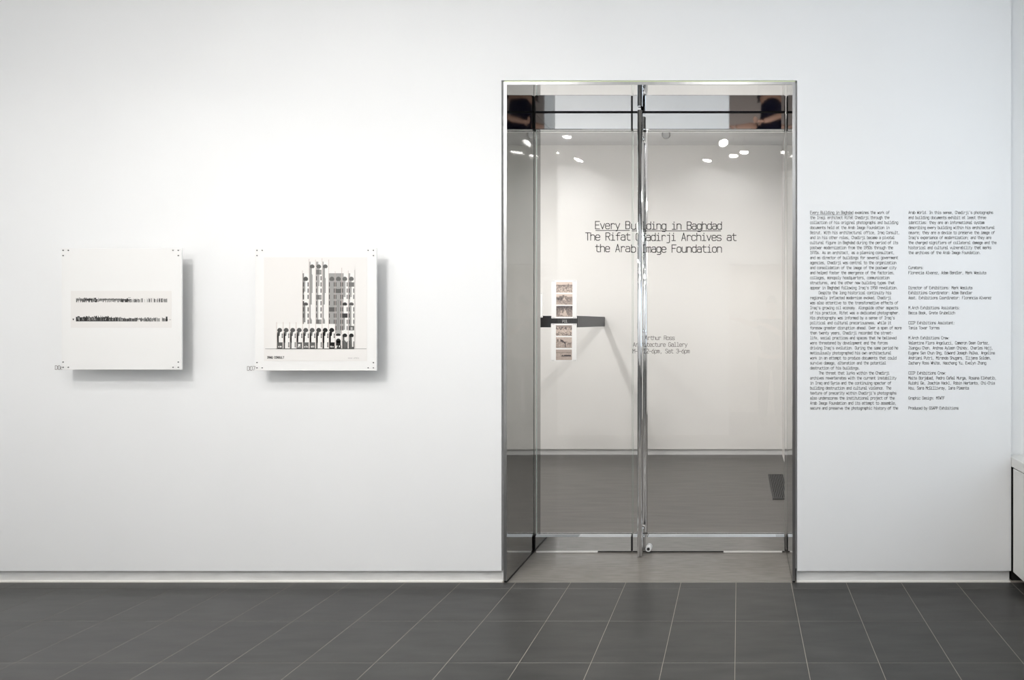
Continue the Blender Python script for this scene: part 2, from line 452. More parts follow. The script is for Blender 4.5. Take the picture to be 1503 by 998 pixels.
# ------------------------------------------------------------------ stroke alphabet (monoline, fixed width)
G = {
 'a': '.3 4.4 1 5 3 5 4 4.2 4 0/4 3 1 3 0 2.3 0 .7 1 0 3 0 4 .8', 'b': '0 7 0 0/0 4 1 5 3 5 4 4 4 1 3 0 1 0 0 1',
 'c': '4 4.2 3 5 1 5 0 4 0 1 1 0 3 0 4 .8', 'd': '4 7 4 0/4 4 3 5 1 5 0 4 0 1 1 0 3 0 4 1',
 'e': '0 2.6 4 2.6 4 4 3 5 1 5 0 4 0 1 1 0 3 0 4 .7', 'f': '1.5 0 1.5 6 2.4 7 4 7/.1 4.6 3.7 4.6',
 'g': '4 5 4 -1.2 3 -2 .5 -2/4 4 3 5 1 5 0 4 0 1 1 0 3 0 4 1', 'h': '0 7 0 0/0 4 1 5 3 5 4 4 4 0',
 'i': '.6 5 2 5 2 0/.3 0 3.8 0/2 6.5 2 7', 'j': '.8 5 3 5 3 -1.2 2.2 -2 .4 -2/3 6.5 3 7',
 'k': '.2 7 .2 0/3.8 5 .2 2.2/1.5 3.2 4 0', 'l': '.6 7 2 7 2 0/.3 0 3.8 0',
 'm': '0 5 0 0/0 4.4 .6 5 1.4 5 2 4.4 2 0/2 4.4 2.6 5 3.4 5 4 4.4 4 0', 'n': '0 5 0 0/0 4 1 5 3 5 4 4 4 0',
 'o': '1 0 0 1 0 4 1 5 3 5 4 4 4 1 3 0 1 0', 'p': '0 5 0 -2/0 4 1 5 3 5 4 4 4 1 3 0 1 0 0 1',
 'q': '4 5 4 -2/4 4 3 5 1 5 0 4 0 1 1 0 3 0 4 1', 'r': '.6 5 .6 0/.6 3.8 1.8 5 3.2 5 4 4.2',
 's': '4 4.3 3.2 5 .8 5 0 4.3 0 3.3 .8 2.6 3.2 2.4 4 1.7 4 .7 3.2 0 .8 0 0 .7', 't': '1.4 6.6 1.4 1 2.3 0 4 0/.1 5 3.8 5',
 'u': '0 5 0 1 1 0 3 0 4 1/4 5 4 0', 'v': '0 5 2 0 4 5', 'w': '0 5 .8 0 2 3.6 3.2 0 4 5', 'x': '0 5 4 0/4 5 0 0',
 'y': '0 5 2 .2/4 5 1.4 -1.6 .6 -2', 'z': '0 5 4 5 0 0 4 0',
 'A': '0 0 2 7 4 0/.7 2.2 3.3 2.2', 'B': '0 0 0 7 3 7 4 6.2 4 4.6 3 3.8 0 3.8/3 3.8 4 3 4 .8 3 0 0 0',
 'C': '4 5.8 3 7 1 7 0 6 0 1 1 0 3 0 4 1.2', 'D': '0 0 0 7 2.6 7 4 5.6 4 1.4 2.6 0 0 0', 'E': '4 7 0 7 0 0 4 0/0 3.7 3.3 3.7',
 'F': '4 7 0 7 0 0/0 3.7 3.3 3.7', 'G': '4 5.8 3 7 1 7 0 6 0 1 1 0 3 0 4 1 4 3.2 2.2 3.2', 'H': '0 0 0 7/4 0 4 7/0 3.7 4 3.7',
 'I': '.4 7 3.6 7/.4 0 3.6 0/2 0 2 7', 'J': '.8 7 3.6 7 3.6 1 2.6 0 1 0 0 1.2', 'K': '0 0 0 7/4 7 0 2.8/1.4 4.2 4 0', 'L': '0 7 0 0 4 0',
 'M': '0 0 0 7 2 3.4 4 7 4 0', 'N': '0 0 0 7 4 0 4 7', 'O': '1 0 0 1 0 6 1 7 3 7 4 6 4 1 3 0 1 0', 'P': '0 0 0 7 3 7 4 6.2 4 4.2 3 3.3 0 3.3',
 'Q': '1 0 0 1 0 6 1 7 3 7 4 6 4 1 3 0 1 0/2.4 1.6 4 -.6', 'R': '0 0 0 7 3 7 4 6.2 4 4.4 3 3.5 0 3.5/2.2 3.5 4 0',
 'S': '4 6 3 7 1 7 0 6 0 4.8 1 3.9 3 3.3 4 2.4 4 1 3 0 1 0 0 1', 'T': '0 7 4 7/2 7 2 0', 'U': '0 7 0 1 1 0 3 0 4 1 4 7', 'V': '0 7 2 0 4 7',
 'W': '0 7 .8 0 2 4.6 3.2 0 4 7', 'X': '0 7 4 0/4 7 0 0', 'Y': '0 7 2 3.4 4 7/2 3.4 2 0', 'Z': '0 7 4 7 0 0 4 0',
 '0': '1 0 0 1 0 6 1 7 3 7 4 6 4 1 3 0 1 0', '1': '.4 5.6 2 7 2 0/.3 0 3.8 0', '2': '0 5.8 1 7 3 7 4 6 4 4.6 0 0 4 0',
 '3': '0 6 1 7 3 7 4 6 4 4.6 3 3.7 1.4 3.7/3 3.7 4 2.8 4 1 3 0 1 0 0 1', '4': '3 0 3 7 0 2 4 2', '5': '4 7 .3 7 0 4 3 4 4 3 4 1 3 0 0 0',
 '6': '3.4 7 1.2 5 0 3 0 1 1 0 3 0 4 1 4 3 3 4 .6 4', '7': '0 7 4 7 1.4 0', '8': '1 0 0 1 0 2.8 1 3.7 0 4.6 0 6 1 7 3 7 4 6 4 4.6 3 3.7 4 2.8 4 1 3 0 1 0/1 3.7 3 3.7',
 '9': '.6 0 2.8 2 4 4 4 6 3 7 1 7 0 6 0 4 1 3 3.4 3', '.': '1.9 0 1.9 .5', ',': '2 .5 1.4 -1.2', ':': '1.9 0 1.9 .6/1.9 4 1.9 4.6', ';': '2 .5 1.4 -1.2/1.9 4 1.9 4.6',
 "'": '2 7 2 5.2', '-': '.6 3 3.4 3', '\u2013': '0 3 4 3', '\u00f1': '0 5 0 0/0 4 1 5 3 5 4 4 4 0/.4 6.4 1.4 7 2.6 6.4 3.6 7',
 '\u00d3': '1 0 0 1 0 6 1 7 3 7 4 6 4 1 3 0 1 0',
}


def stroke_text(name, text, x, z, Y, cap, adv, weight, mat, parent, underline=None):
    """flat cut lettering facing the viewer: left end x, baseline z, on the plane Y"""
    u = cap / 7.0
    sx = adv * 0.80 / 4.0
    w = weight / 2
    bm = bmesh.new()

    def seg(x0, z0, x1, z1):
        dx, dz = x1 - x0, z1 - z0
        n = math.hypot(dx, dz)
        if n < 1e-9: return
        dx, dz = dx / n * w, dz / n * w
        q = [(x0 - dx + dz, z0 - dz - dx), (x1 + dx + dz, z1 + dz - dx), (x1 + dx - dz, z1 + dz + dx), (x0 - dx - dz, z0 - dz + dx)]
        bm.faces.new([bm.verts.new((a, Y, b)) for a, b in q])
    for i, ch in enumerate(text):
        if ch == ' ': continue
        cx = x + i * adv + adv * 0.10
        for st in G[ch].split('/'):
            v = [float(s) for s in st.split()]
            pts = [(cx + v[k] * sx, z + v[k + 1] * u) for k in range(0, len(v), 2)]
            for a, b in zip(pts, pts[1:]):
                seg(*a, *b)
    if underline:
        i0, i1, off = underline
        seg(x + i0 * adv + adv * .1, z - off, x + i1 * adv - adv * .1, z - off)
    return obj(name, bm, mat, parent, fix=False)


# exhibition title and opening hours, cut lettering on the face of the two glass doors
YT = GY0 - 0.0004
k = (YT - CY) / F


def words(door, text, px, py, cap, adv, weight, mat, underline=None):
    """each word is a part of the door leaf it is stuck to"""
    X, _, Z = at(px, py, YT)
    i = 0
    for w in text.split(' '):
        if w:
            stroke_text('word', w, X + i * adv * k, Z, YT, cap * k, adv * k, weight * k, mat, door)
        i += len(w) + 1
    if underline:
        x0, _, z0 = at(underline[0], underline[2], YT)
        x1, _, z1 = at(underline[1], underline[2], YT)
        bm = bmesh.new()
        bm.faces.new([bm.verts.new(p) for p in ((x0, YT, z0 - .5 * k), (x1, YT, z0 - .5 * k), (x1, YT, z0 + .5 * k), (x0, YT, z0 + .5 * k))])
        obj('underline', bm, mat, door, fix=False)


TS = (10.9, 7.42, 1.1, M['black'])
words(dl, 'Every B', 873.2, 335.9, *TS, underline=(874, 924.2, 338.2))
words(dr, 'uilding in Baghdad', 926.2, 336.6, *TS, underline=(927.2, 1058, 338.9))
words(dl, 'The Rifat', 858.8, 352.6, *TS)
words(dr, 'Chadirji Archives at', 933.0, 353.1, *TS)
words(dl, 'the Ara', 873.2, 369.6, *TS)
words(dr, 'b Image Foundation', 926.2, 370.3, *TS)
HS = (5.9, 4.0, 0.62, M['grey_letter'])
for tx, px, py in (('Arthur Ross', 946.4, 498.8), ('Architecture Gallery', 929.0, 508.6), ('M\u2013F 12\u20136pm, Sat 3\u20136pm', 928.4, 518.2)):
    words(dr, tx, px, py, *HS)

# wall text beside the door
COL1 = """Every Building in Baghdad examines the work of
the Iraqi architect Rifat Chadirji through the
collection of his original photographs and building
documents held at the Arab Image Foundation in
Beirut. With his architectural office, Iraq Consult,
and in his other roles, Chadirji became a pivotal
cultural figure in Baghdad during the period of its
postwar modernization from the 1950s through the
1970s. As an architect, as a planning consultant,
and as director of buildings for several government
agencies, Chadirji was central to the organization
and consolidation of the image of the postwar city
and helped foster the emergence of the factories,
colleges, monopoly headquarters, communication
structures, and the other new building types that
appear in Baghdad following Iraq's 1958 revolution.
     Despite the long historical continuity his
regionally inflected modernism evoked, Chadirji
was also attentive to the transformative effects of
Iraq's growing oil economy. Alongside other aspects
of his practice, Rifat was a dedicated photographer.
His photography was informed by a sense of Iraq's
political and cultural precariousness, while it
foresaw greater disruption ahead. Over a span of more
than twenty years, Chadirji recorded the street-
life, social practices and spaces that he believed
were threatened by development and the forces
driving Iraq's evolution. During the same period he
meticulously photographed his own architectural
work in an attempt to produce documents that could
survive damage, alteration and the potential
destruction of his buildings.
     The threat that lurks within the Chadirji
archives reverberates with the current instability
in Iraq and Syria and the continuing specter of
building destruction and cultural violence. The
texture of precarity within Chadirji's photographs
also underscores the institutional project of the
Arab Image Foundation and its attempt to assemble,
secure and preserve the photographic history of the""".split('\n')
COL2 = """Arab World. In this sense, Chadirji's photographs
and building documents exhibit at least three
identities: they are an informational system
describing every building within his architectural
oeuvre; they are a device to preserve the image of
Iraq's experience of modernization; and they are
the charged signifiers of collateral damage and the
historical and cultural vulnerability that marks
the archives of the Arab Image Foundation.


Curators:
Florencia Alvarez, Adam Bandler, Mark Wasiuta


Director of Exhibitions: Mark Wasiuta
Exhibitions Coordinator: Adam Bandler
Asst. Exhibitions Coordinator: Florencia Alvarez

M.Arch Exhibitions Assistants:
Becca Book, Grete Grubelich

CCCP Exhibitions Assistant:
Tania Tovar Torres

M.Arch Exhibitions Crew:
Valentina Flora Angelucci, Cameron Dean Cortez,
Jiangyu Chen, Andrea Ayleen Chiney, Charles Hajj,
Eugene Sen Chun Ong, Edward Joseph Palka, Angelina
Andriani Putri, Miranda Shugars, Ilijana Soldan,
Zachary Ross White, Haochang Yu, Evelyn Zhang

CCCP Exhibitions Crew:
Maite Borjabad, Pedro Ce\u00f1al Murga, Rosana Elkhatib,
Ruishi Ge, Joachim Hackl, Robin Hartanto, Chi-Chia
Hou, Sara McGillivray, Iara Pimenta

Graphic Design: MTWTF

Produced by GSAPP Exhibitions""".split('\n')
YW = -0.0008
k = (YW - CY) / F
for lines, px, lab in ((COL1, 1189.0, 'first of two columns of small black wall text, beside the door, underlined opening words'),
                       (COL2, 1333.4, 'second column of small black wall text, nearer the bench, ending in credits')):
    t = thing('wall_text', lab, 'lettering', at(px + 66, 601, 0), 'introductory wall text')
    for i, tx in enumerate(lines):
        if not tx.strip(): continue
        X, _, Z = at(px, 313.9 + i * 7.36, YW)
        stroke_text('text_line', tx, X, Z, YW, 4.1 * k, 2.535 * k, 0.45 * k, M['black'], t, underline=(0, 25, 1.5 * k) if (i == 0 and px < 1300) else None)

# picture numbers on the wall
for tx, px, py, lab in (('D06', 80.6, 542.4, 'small grey picture number beside the lower left corner of the skyline picture'),
                        ('D07', 362.6, 543.6, 'small grey picture number beside the lower left corner of the tower picture')):
    X, _, Z = at(px, py, YW)
    o = stroke_text('picture_number', tx, X, Z, YW, 5.8 * k, 4.1 * k, 0.6 * k, M['faint_letter'], None)
    tag(o, lab, 'lettering', 'picture numbers')


# ------------------------------------------------------------------ printed pictures
class Ink:
    """flat print: coloured polygons lying on a sheet, in photograph pixels on the plane Y"""
    def __init__(s, Y):
        s.Y, s.v, s.f, s.c = Y, [], [], []

    def poly(s, pts, col, lift=0):
        b = len(s.v)
        for px, py in pts:
            s.v.append(at(px, py, s.Y - lift * 0.00004))
        s.f.append(list(range(b, b + len(pts))))
        s.c.append(col if isinstance(col, tuple) else (col, col * 0.985, col * 0.95))

    def rect(s, x0, x1, y0, y1, col, lift=0):
        s.poly([(x0, y1), (x1, y1), (x1, y0), (x0, y0)], col, lift)

    def arch(s, cx, y0, y1, hw, col, lift=1):
        """dome: round top between y0 and y1, a little narrower at the foot"""
        h = (y1 - y0)
        pts = [(cx - hw * 0.62, y1), (cx + hw * 0.62, y1), (cx + hw, y0 + h * 0.68)]
        for i in range(9):
            a = math.pi * i / 8
            pts.append((cx + hw * math.cos(a), y0 + h * 0.66 - h * 0.66 * math.sin(a)))
        pts.append((cx - hw, y0 + h * 0.68))
        s.poly(pts, col, lift)

    def build(s, name, parent):
        me = bpy.data.meshes.new(name)
        me.from_pydata(s.v, [], s.f)
        at_ = me.color_attributes.new('ink', 'FLOAT_COLOR', 'CORNER')
        i = 0
        for f, c in zip(s.f, s.c):
            for _ in f:
                at_.data[i].color = (*c, 1)
                i += 1
        me.materials.append(M['ink_print'])
        o = bpy.data.objects.new(name, me)
        C.objects.link(o)
        o.parent = parent
        o.matrix_parent_inverse = Matrix.Translation(parent.location).inverted()
        return o


PY = -0.082                                # front of the boards, standing off the wall


def picture(label, x0, x1, y0, y1, sheet, pins):
    a, b = at(x0, y1, PY), at(x1, y0, PY)
    t = thing('picture_board', label, 'picture', ((a[0] + b[0]) / 2, 0, a[2]), 'mounted drawings on the white wall')
    bx('board', (a[0], b[0], PY, PY + 0.008, a[2], b[2]), M['board'], t, bev=0.001)
    bm = bmesh.new()
    e, w = 0.17, 0.02
    box(bm, a[0] + e, b[0] - e, PY + 0.0085, -0.0005, b[2] - e - w, b[2] - e)
    box(bm, a[0] + e, b[0] - e, PY + 0.0085, -0.0005, a[2] + e, a[2] + e + w)
    box(bm, a[0] + e, a[0] + e + w, PY + 0.0085, -0.0005, a[2] + e + w, b[2] - e - w)
    box(bm, b[0] - e - w, b[0] - e, PY + 0.0085, -0.0005, a[2] + e + w, b[2] - e - w)
    obj('backing_frame', bm, M['board'], t)
    sa, sb = at(sheet[0], sheet[3], PY), at(sheet[1], sheet[2], PY)
    bx('paper', (sa[0], sb[0], PY - 0.0008, PY - 0.0001, sa[2], sb[2]), M['paper'], t)
    for px, py in pins:
        p = at(px, py, PY)
        bm = bmesh.new()
        tube(bm, (p[0], PY - 0.0001, p[2]), (p[0], PY - 0.003, p[2]), 0.0032, 0.0026, seg=10)
        obj('pin', bm, M['pin'], t)
    return t


def corner_pins(xl, xr, yt, yb, s=7.7):
    return [(xl, yt), (xl + s, yt), (xl, yt + s), (xr, yt), (xr - s, yt), (xr, yt + s), (xl, yb), (xl + s, yb), (xl, yb - s), (xr, yb), (xr - s, yb), (xr, yb - s)]


t1 = picture('square white board with two thin black skyline strips, far left on wall', 90.2, 266.2, 364.4, 542.6, (104.2, 252.0, 427.0, 481.0),
             corner_pins(93.0, 262.0, 367.4, 539.0))
r = random.Random(3)
ink_up, ink_low = Ink(PY - 0.0010), Ink(PY - 0.0010)


def strip(ik, x0, x1, yb, prof, dark):
    x = x0
    while x < x1:
        w = r.uniform(0.5, 1.7)
        f = (x - x0) / (x1 - x0)
        h = prof(f) * r.uniform(0.75, 1.1)
        d = dark(f)
        if r.random() < d[0]:
            g = r.uniform(*d[1])
            y_lo = yb - (r.uniform(0, 3) if r.random() < d[2] else 0)
            ik.rect(x, min(x + w, x1), yb - h, y_lo, g)
            if r.random() < 0.5:
                ik.rect(x + w * .2, x + w * .7, yb - h * r.uniform(.5, .9), yb - h * r.uniform(.1, .4), r.choice((0.02, 0.05, 0.35, 0.5)), 1)
        x += w


strip(ink_up, 111.6, 246.0, 443.6, lambda f: 6.5 if f < .05 else (6.2 if f < .25 else 5.4), lambda f: (1, (.02, .3), .5) if f < .24 else ((1, (.2, .42), .6) if f < .48 else ((1, (.01, .10), .1) if f < .6 else (.62, (.04, .45), .1))))
strip(ink_low, 111.4, 246.0, 471.7, lambda f: 7.6 if f < .35 else (6.4 if f < .5 else 5.4), lambda f: (1, (.008, .08), .02) if f < .4 else ((1, (.02, .2), .05) if f < .66 else ((1, (.06, .35), .3) if f < .86 else (.7, (.1, .5), .1))))
ik = ink_up
ik.rect(146, 182, 438.5, 439.8, 0.10, 1); ik.rect(125, 136, 438.4, 440.6, 0.03, 1)
ik = ink_low
ik.rect(243.4, 245.8, 464.6, 471.7, 0.012, 2)
ink_up.rect(188, 192, 436.3, 437, 0.3, 1)
ik.poly([(106.2, 467.6), (107.6, 470.6), (109.0, 467.6)], 0.03, 1)
ik.rect(248.2, 251.0, 468.8, 469.6, 0.4, 1)
ink_up.build('printed_skyline', t1)
ink_low.build('printed_skyline', t1)

t2 = picture('square white board with a grey elevation drawing of arched towers, beside the door', 374.4, 552.4, 364.2, 544.0, (387.6, 538.8, 377.6, 530.0),
             corner_pins(377.4, 548.2, 367.4, 539.8))
ik = Ink(PY - 0.0010)
r = random.Random(11)
RED = (0.50, 0.40, 0.36)
W_, LG, MG, DG, BK = 0.80, 0.36, 0.24, 0.10, 0.02
bay = [444.0 + 9.6 * i for i in range(9)]
ground, pod = 511.6, 475.4


def windows(x0, x1, ys, col):
    for y in ys:
        ik.rect(x0, x1, y, y + 6.2, col, 3)


rows = [414.3 + 9.15 * i for i in range(8)]
for i in range(8):
    b0, b1 = bay[i], bay[i] + 9.6
    top = 401 if i in (0, 4, 5, 6, 7) else 384
    bot = pod if i < 5 else 485
    ik.rect(b0, b1, top, bot, W_, 0)
    if i == 0:
        ik.rect(b0, b0 + 2.2, top, bot, MG, 1); ik.arch(b0 + 4.7, 406, 412.2, 3.6, 0.09, 3)
        ik.rect(b0 + 2.2, b0 + 4.2, 411, 428, LG, 1); ik.rect(b0 + 2.2, b0 + 4.2, 447, 473, MG, 2)
        ik.rect(b0 + .4, b0 + 8.8, 440, 444, W_, 2); ik.arch(b0 + 4.7, 443.8, 448.4, 3.6, 0.09, 3)
        windows(b0 + .5, b0 + 2.4, [y for y in rows[:6]], 0.08); windows(b0 + 7.4, b0 + 9, [y for k_, y in enumerate(rows[:7]) if k_ != 3], 0.12)
    if i in (1, 3):
        ik.rect(b0 + .6, b0 + 2.2, top, 392, LG, 1); ik.arch(b0 + 4.6, 388, 393.6, 3.6, 0.12, 3)
        ik.poly([(b0 + .6, 475), (b0 + .6, 392), (b0 + 4.2, 392), (b0 + 4.2, 402 if i == 1 else 407), (b0 + 5.2, 404 if i == 1 else 409), (b0 + 5.2, 430), (b0 + 4, 430), (b0 + 4, 447), (b0 + 2.4, 447), (b0 + 2.4, 466), (b0 + 4.2, 470), (b0 + 4.2, 475)], 0.30, 1)
    if i == 2:
        ik.rect(b0 + .6, b0 + 4, top, 392, LG, 1); ik.arch(b0 + 4.6, 388, 393.8, 3.6, 0.13, 3)
        ik.rect(b0 + .6, b0 + 5.8, 393, 420, LG, 1); ik.rect(b0 + .6, b0 + 4, 420, 475, LG, 1)
        for y in (396, 432.8, 469):
            ik.rect(b0 + .6, b0 + 8.7, y, y + 6.8, 0.16, 4); ik.rect(b0 + 5.4, b0 + 8.4, y + .6, y + 5.6, 0.30, 5)
        windows(b0 + .6, b0 + 2.1, [405.2] + rows[:1] + rows[1:2] + rows[3:6], 0.09); windows(b0 + 7.2, b0 + 8.8, [405.2] + rows[:2] + rows[3:6], 0.12)
    if i in (4, 5):
        ik.rect(b0, b1, top, bot, 0.33, 1); ik.arch(b0 + 4.7, 406, 412.2, 3.7, 0.13, 3)
        windows(b0 + .5, b0 + 1.7, rows[:7 if i == 4 else 8], 0.07); windows(b0 + 7.6, b0 + 8.8, rows[:7 if i == 4 else 8], 0.06)
        if i == 4: ik.rect(b0 + 1, b0 + 8.8, 451, 457.4, 0.11, 4)
        else:
            ik.rect(b0 + .4, b0 + 8.8, 424, 430, 0.13, 4); ik.rect(b0 + 3, b0 + 5.8, 440, 484, 0.26, 2)
    if i in (6, 7):
        ik.rect(b0 + .4, b0 + 2.8, top, bot, LG, 1); ik.arch(b0 + 4.5, 406, 412, 3.6, 0.14, 3)
        ik.rect(b0 + 2.6, b0 + (5.6 if i == 6 else 5), 412, 436, 0.36, 1)
        ik.rect(b0 + 2.4, b0 + 8.8, 439.6, 444, W_, 2); ik.arch(b0 + 4.5, 443.8, 448.4, 3.6, 0.05 if i == 6 else 0.10, 3)
        ik.rect(b0 + 2.4, b0 + 4.6, 466 if i == 6 else 449, 484, 0.30, 2)
        windows(b0 + .6, b0 + 1.9, [y for k_, y in enumerate(rows) if k_ != 3], 0.04); windows(b0 + 7.3, b0 + 8.6, [y for k_, y in enumerate(rows) if k_ not in (3,)], 0.08)
        y = 460 if i == 6 else 414.4
        ik.rect(b0 + .4, b0 + 8.4, y, y + 6.4, 0.05 if i == 6 else 0.18, 4)
        if i == 7: ik.rect(b0 + .8, b0 + 8.4, 478.4, 484.8, 0.10, 4); ik.rect(b0 + 3.4, b0 + 6.4, 480, 484, 0.45, 5)
        # ground floor
        ik.rect(b0 + .3, b0 + 9, 485, 489, W_, 1); ik.arch(b0 + 4.5, 489.4, 494.8, 3.6, BK, 4)
        ik.rect(b0 + .3, b0 + 9, 489, ground, W_, 0)
        ik.poly([(b0 + 1, ground), (b0 + 1, 492), (b0 + 4, 494), (b0 + 4, 499), (b0 + 7.6, 503), (b0 + 8, ground)] if i == 6 else [(b0 + 1, ground), (b0 + 1, 492), (b0 + 5, 494), (b0 + 5.6, 509), (b0 + 8.6, 509), (b0 + 8.6, ground)], 0.12, 2)
        ik.rect(b0 + .8, b0 + 2, 500, ground, 0.04, 3); ik.rect(b0 + 7.4, b0 + 8.6, 501, ground, 0.05, 3)
b0 = bay[5]
ik.rect(b0, b0 + 9, 485, 490, 0.36, 1); ik.arch(b0 + 4.5, 489.4, 493, 3.8, BK, 3)
ik.rect(b0 + .6, b0 + 8.8, 493.4, ground, W_, 2); ik.arch(b0 + 4.6, 496.8, 503, 3.6, BK, 3); ik.rect(b0 + 1.2, b0 + 8, 500.6, 508, BK, 3)
ik.rect(b0 + 2.2, b0 + 8.6, 507, ground, 0.05, 3); ik.rect(b0 + 5.6, b0 + 6.8, 507, 509.6, .8, 5); ik.rect(b0 + 1.6, b0 + 3.4, 507.2, 508.6, .8, 5)
pb_ = [406.2 + 9.55 * i for i in range(9)]
for i, b0 in enumerate(pb_):
    dk = [0.08, 0.09, 0.09, 0.09, 0.10, 0.10, 0.06, 0.015, 0.010][i]
    ik.rect(b0, b0 + 9.5, pod, ground, W_, 6)
    ik.rect(b0 + .5, b0 + 2.6, 489, ground, dk * 1.2, 7)
    ik.poly([(b0 + .8, 504), (b0 + .8, 487), (b0 + 5, 487), (b0 + 4.4, 493), (b0 + 3.0, 493), (b0 + 3.0, 503)], min(.16, dk * 1.6), 7)
    ik.arch(b0 + 4.3, 481.2, 487.2, 3.7, dk, 8)
    ik.rect(b0 + 7.2, b0 + 8.9, 489.6, 496, dk, 8); ik.rect(b0 + 7.6, b0 + 8.6, 490.6, 495, 0.34, 9)
    if i in (0, 3, 4, 5, 8):
        ik.rect(b0 + .6, b0 + 8.6, 502.4, ground, dk * 1.3, 8)
        for q in range(3):
            xx = b0 + 2 + q * 1.7 + r.random()
            ik.rect(xx, xx + 1.1, 507.2 + r.random(), 510, 0.72, 9)
        if i == 3: ik.rect(b0 + 2.8, b0 + 6.2, 505, 509.4, 0.74, 9)
    else:
        ik.rect(b0 + .6, b0 + 2, 502.4, ground, dk, 8); ik.rect(b0 + 7.2, b0 + 8.9, 502.4, 509.6, dk, 8); ik.rect(b0 + 7.7, b0 + 8.5, 503.4, 508.8, 0.34, 9)
for i in range(10):
    x = 406.0 + 9.55 * i
    ik.rect(x - .28, x + .28, 472.8, 511, RED, 10)
for i in range(9):
    x = bay[i]
    ik.rect(x - .25, x + .25, {0: 397, 1: 380, 2: 381, 3: 379, 4: 381, 5: 398, 6: 393, 7: 397, 8: 396}[i], pod if i < 5 else 511, RED, 5)
ik.rect(bay[8] - .2, bay[8] + .2, 396, 511, 0.55, 5)
ik.rect(389.2, 538.0, 511.5, 512.2, 0.28, 11); ik.rect(405, 520, 511.4, 512.4, 0.10, 11)
ik.build('printed_elevation', t2)
kp = (PY - CY) / F
X, _, Z = at(392.2, 526.0, PY)
stroke_text('caption', 'IRAQ CONSULT', X, Z, PY - 0.0012, 2.9 * kp, 2.1 * kp, 0.62 * kp, M['black'], t2)
X, _, Z = at(510.6, 526.4, PY)
ik = Ink(PY - 0.0012)
for i in range(12):
    if i != 5:
        x = 510.8 + i * 1.38
        h = r.uniform(.8, 1.7)
        ik.rect(x, x + 1.0, 526.4 - h, 526.4 - h + .45, 0.4); ik.rect(x + .2, x + .6, 526.4 - h, 526.4, 0.45)
ik.build('signature', t2)

# ------------------------------------------------------------------ inner gallery: display rail with photograph panels
RYF = 1.79                                 # front of the rail
rz1, rz0 = 1.497, 1.393
rl = thing('display_rail', 'blackened steel rail projecting from the inner gallery wall on a side arm', 'display rail', (-1.5, BW, rz0))
bx('front_bar', (-3.2, -1.453, RYF, RYF + 0.05, rz0, rz1), M['rail_black'], rl, bev=0.002)
bx('side_arm', (-1.473, -1.453, RYF + 0.0505, BW - 0.0005, rz0, rz1), M['rail_black'], rl, bev=0.002)
bx('side_arm', (-3.2, -3.18, RYF + 0.0505, BW - 0.0005, rz0, rz1), M['rail_black'], rl, bev=0.002)
PYF = RYF - 0.03                           # front of the panels
kk = (RYF - CY) / F
X, _, Z = at(825.4, 473.2, RYF)
stroke_text('rail_number', 'P01', X, Z, RYF - 0.0008, 3.6 * kk, 2.5 * kk, 0.55 * kk, M['white_letter'], rl)


def photo(parent, x0, x1, y0, y1, fn, seed):
    ik = Ink(PYF - 0.0008)
    rr = random.Random(seed)
    nx, ny = 18, 12
    for j in range(ny):
        for i in range(nx):
            u, v = (i + .5) / nx, (j + .5) / ny
            g = max(0.0, min(1, (fn(u, v, rr) - 0.5) * 1.35 + 0.5))
            lo, hi = (0.050, 0.040, 0.042), (0.60, 0.49, 0.42)
            c = tuple(a + (b - a) * g for a, b in zip(lo, hi))
            ik.rect(x0 + (x1 - x0) * i / nx, x0 + (x1 - x0) * (i + 1) / nx, y0 + (y1 - y0) * j / ny, y0 + (y1 - y0) * (j + 1) / ny, c)
    return ik.build('photograph', parent)


def f_town(u, v, q):
    if v < .25 - .03 * math.sin(9 * u): return .25 if (abs(u - .76) < .03 and v > .15) else .95 - .3 * v
    return .62 - .25 * math.exp(-((v - .33) / .1) ** 2) + q.uniform(-.32, .22) * (1 if v > .3 else .4) + (.2 if v > .9 else 0)


def f_hill(u, v, q):
    ridge = .22 - .12 * math.exp(-((u - .45) / .22) ** 2) + .05 * u
    if v < ridge: return .92
    if abs(u - .5) < .12 * (v - .28) / .3 and v < .6: return .75
    return .30 + .25 * v + q.uniform(-.16, .16) - (.2 if (u < .4 and .35 < v < .55) else 0) + (.25 if v > .9 and u < .5 else 0)


def f_tents(u, v, q):
    if (abs(u - .53) < .16 * (v - .25) / .6 and .25 < v < .88) or (abs(u - .31) < .09 * (v - .42) / .4 and .42 < v < .85): return .80 + q.uniform(-.06, .06)
    return .26 + .2 * v + q.uniform(-.12, .12) - (.08 if v < .3 else 0)


def f_crowd(u, v, q):
    if v < .16: return .45
    return .68 + q.uniform(-.6, .2) * (1 if (v < .4 or v > .68) else .4) + (.15 if .4 < v < .68 else 0)


def f_camel(u, v, q):
    if abs((v - .30) - (u - .33) * .9) < .10 and .3 < u < .62: return .06
    if abs(u - .59) < .045 and .5 < v < .95: return .08
    if v < .45: return .72 + q.uniform(-.06, .05) - (.4 if (abs(u - .12) < .04 and .2 < v < .42) else 0)
    return .58 + q.uniform(-.18, .15) - (.2 if (abs(u - .85) < .12 and .48 < v < .66) else 0)


def f_desert(u, v, q):
    if .50 < v < .63 and .34 < u < .92 and q.random() < .8: return .12
    if .26 < v < .36: return .42 + q.uniform(-.08, .08)
    if v < .26: return .60 + q.uniform(-.04, .04)
    return .62 + q.uniform(-.10, .08)


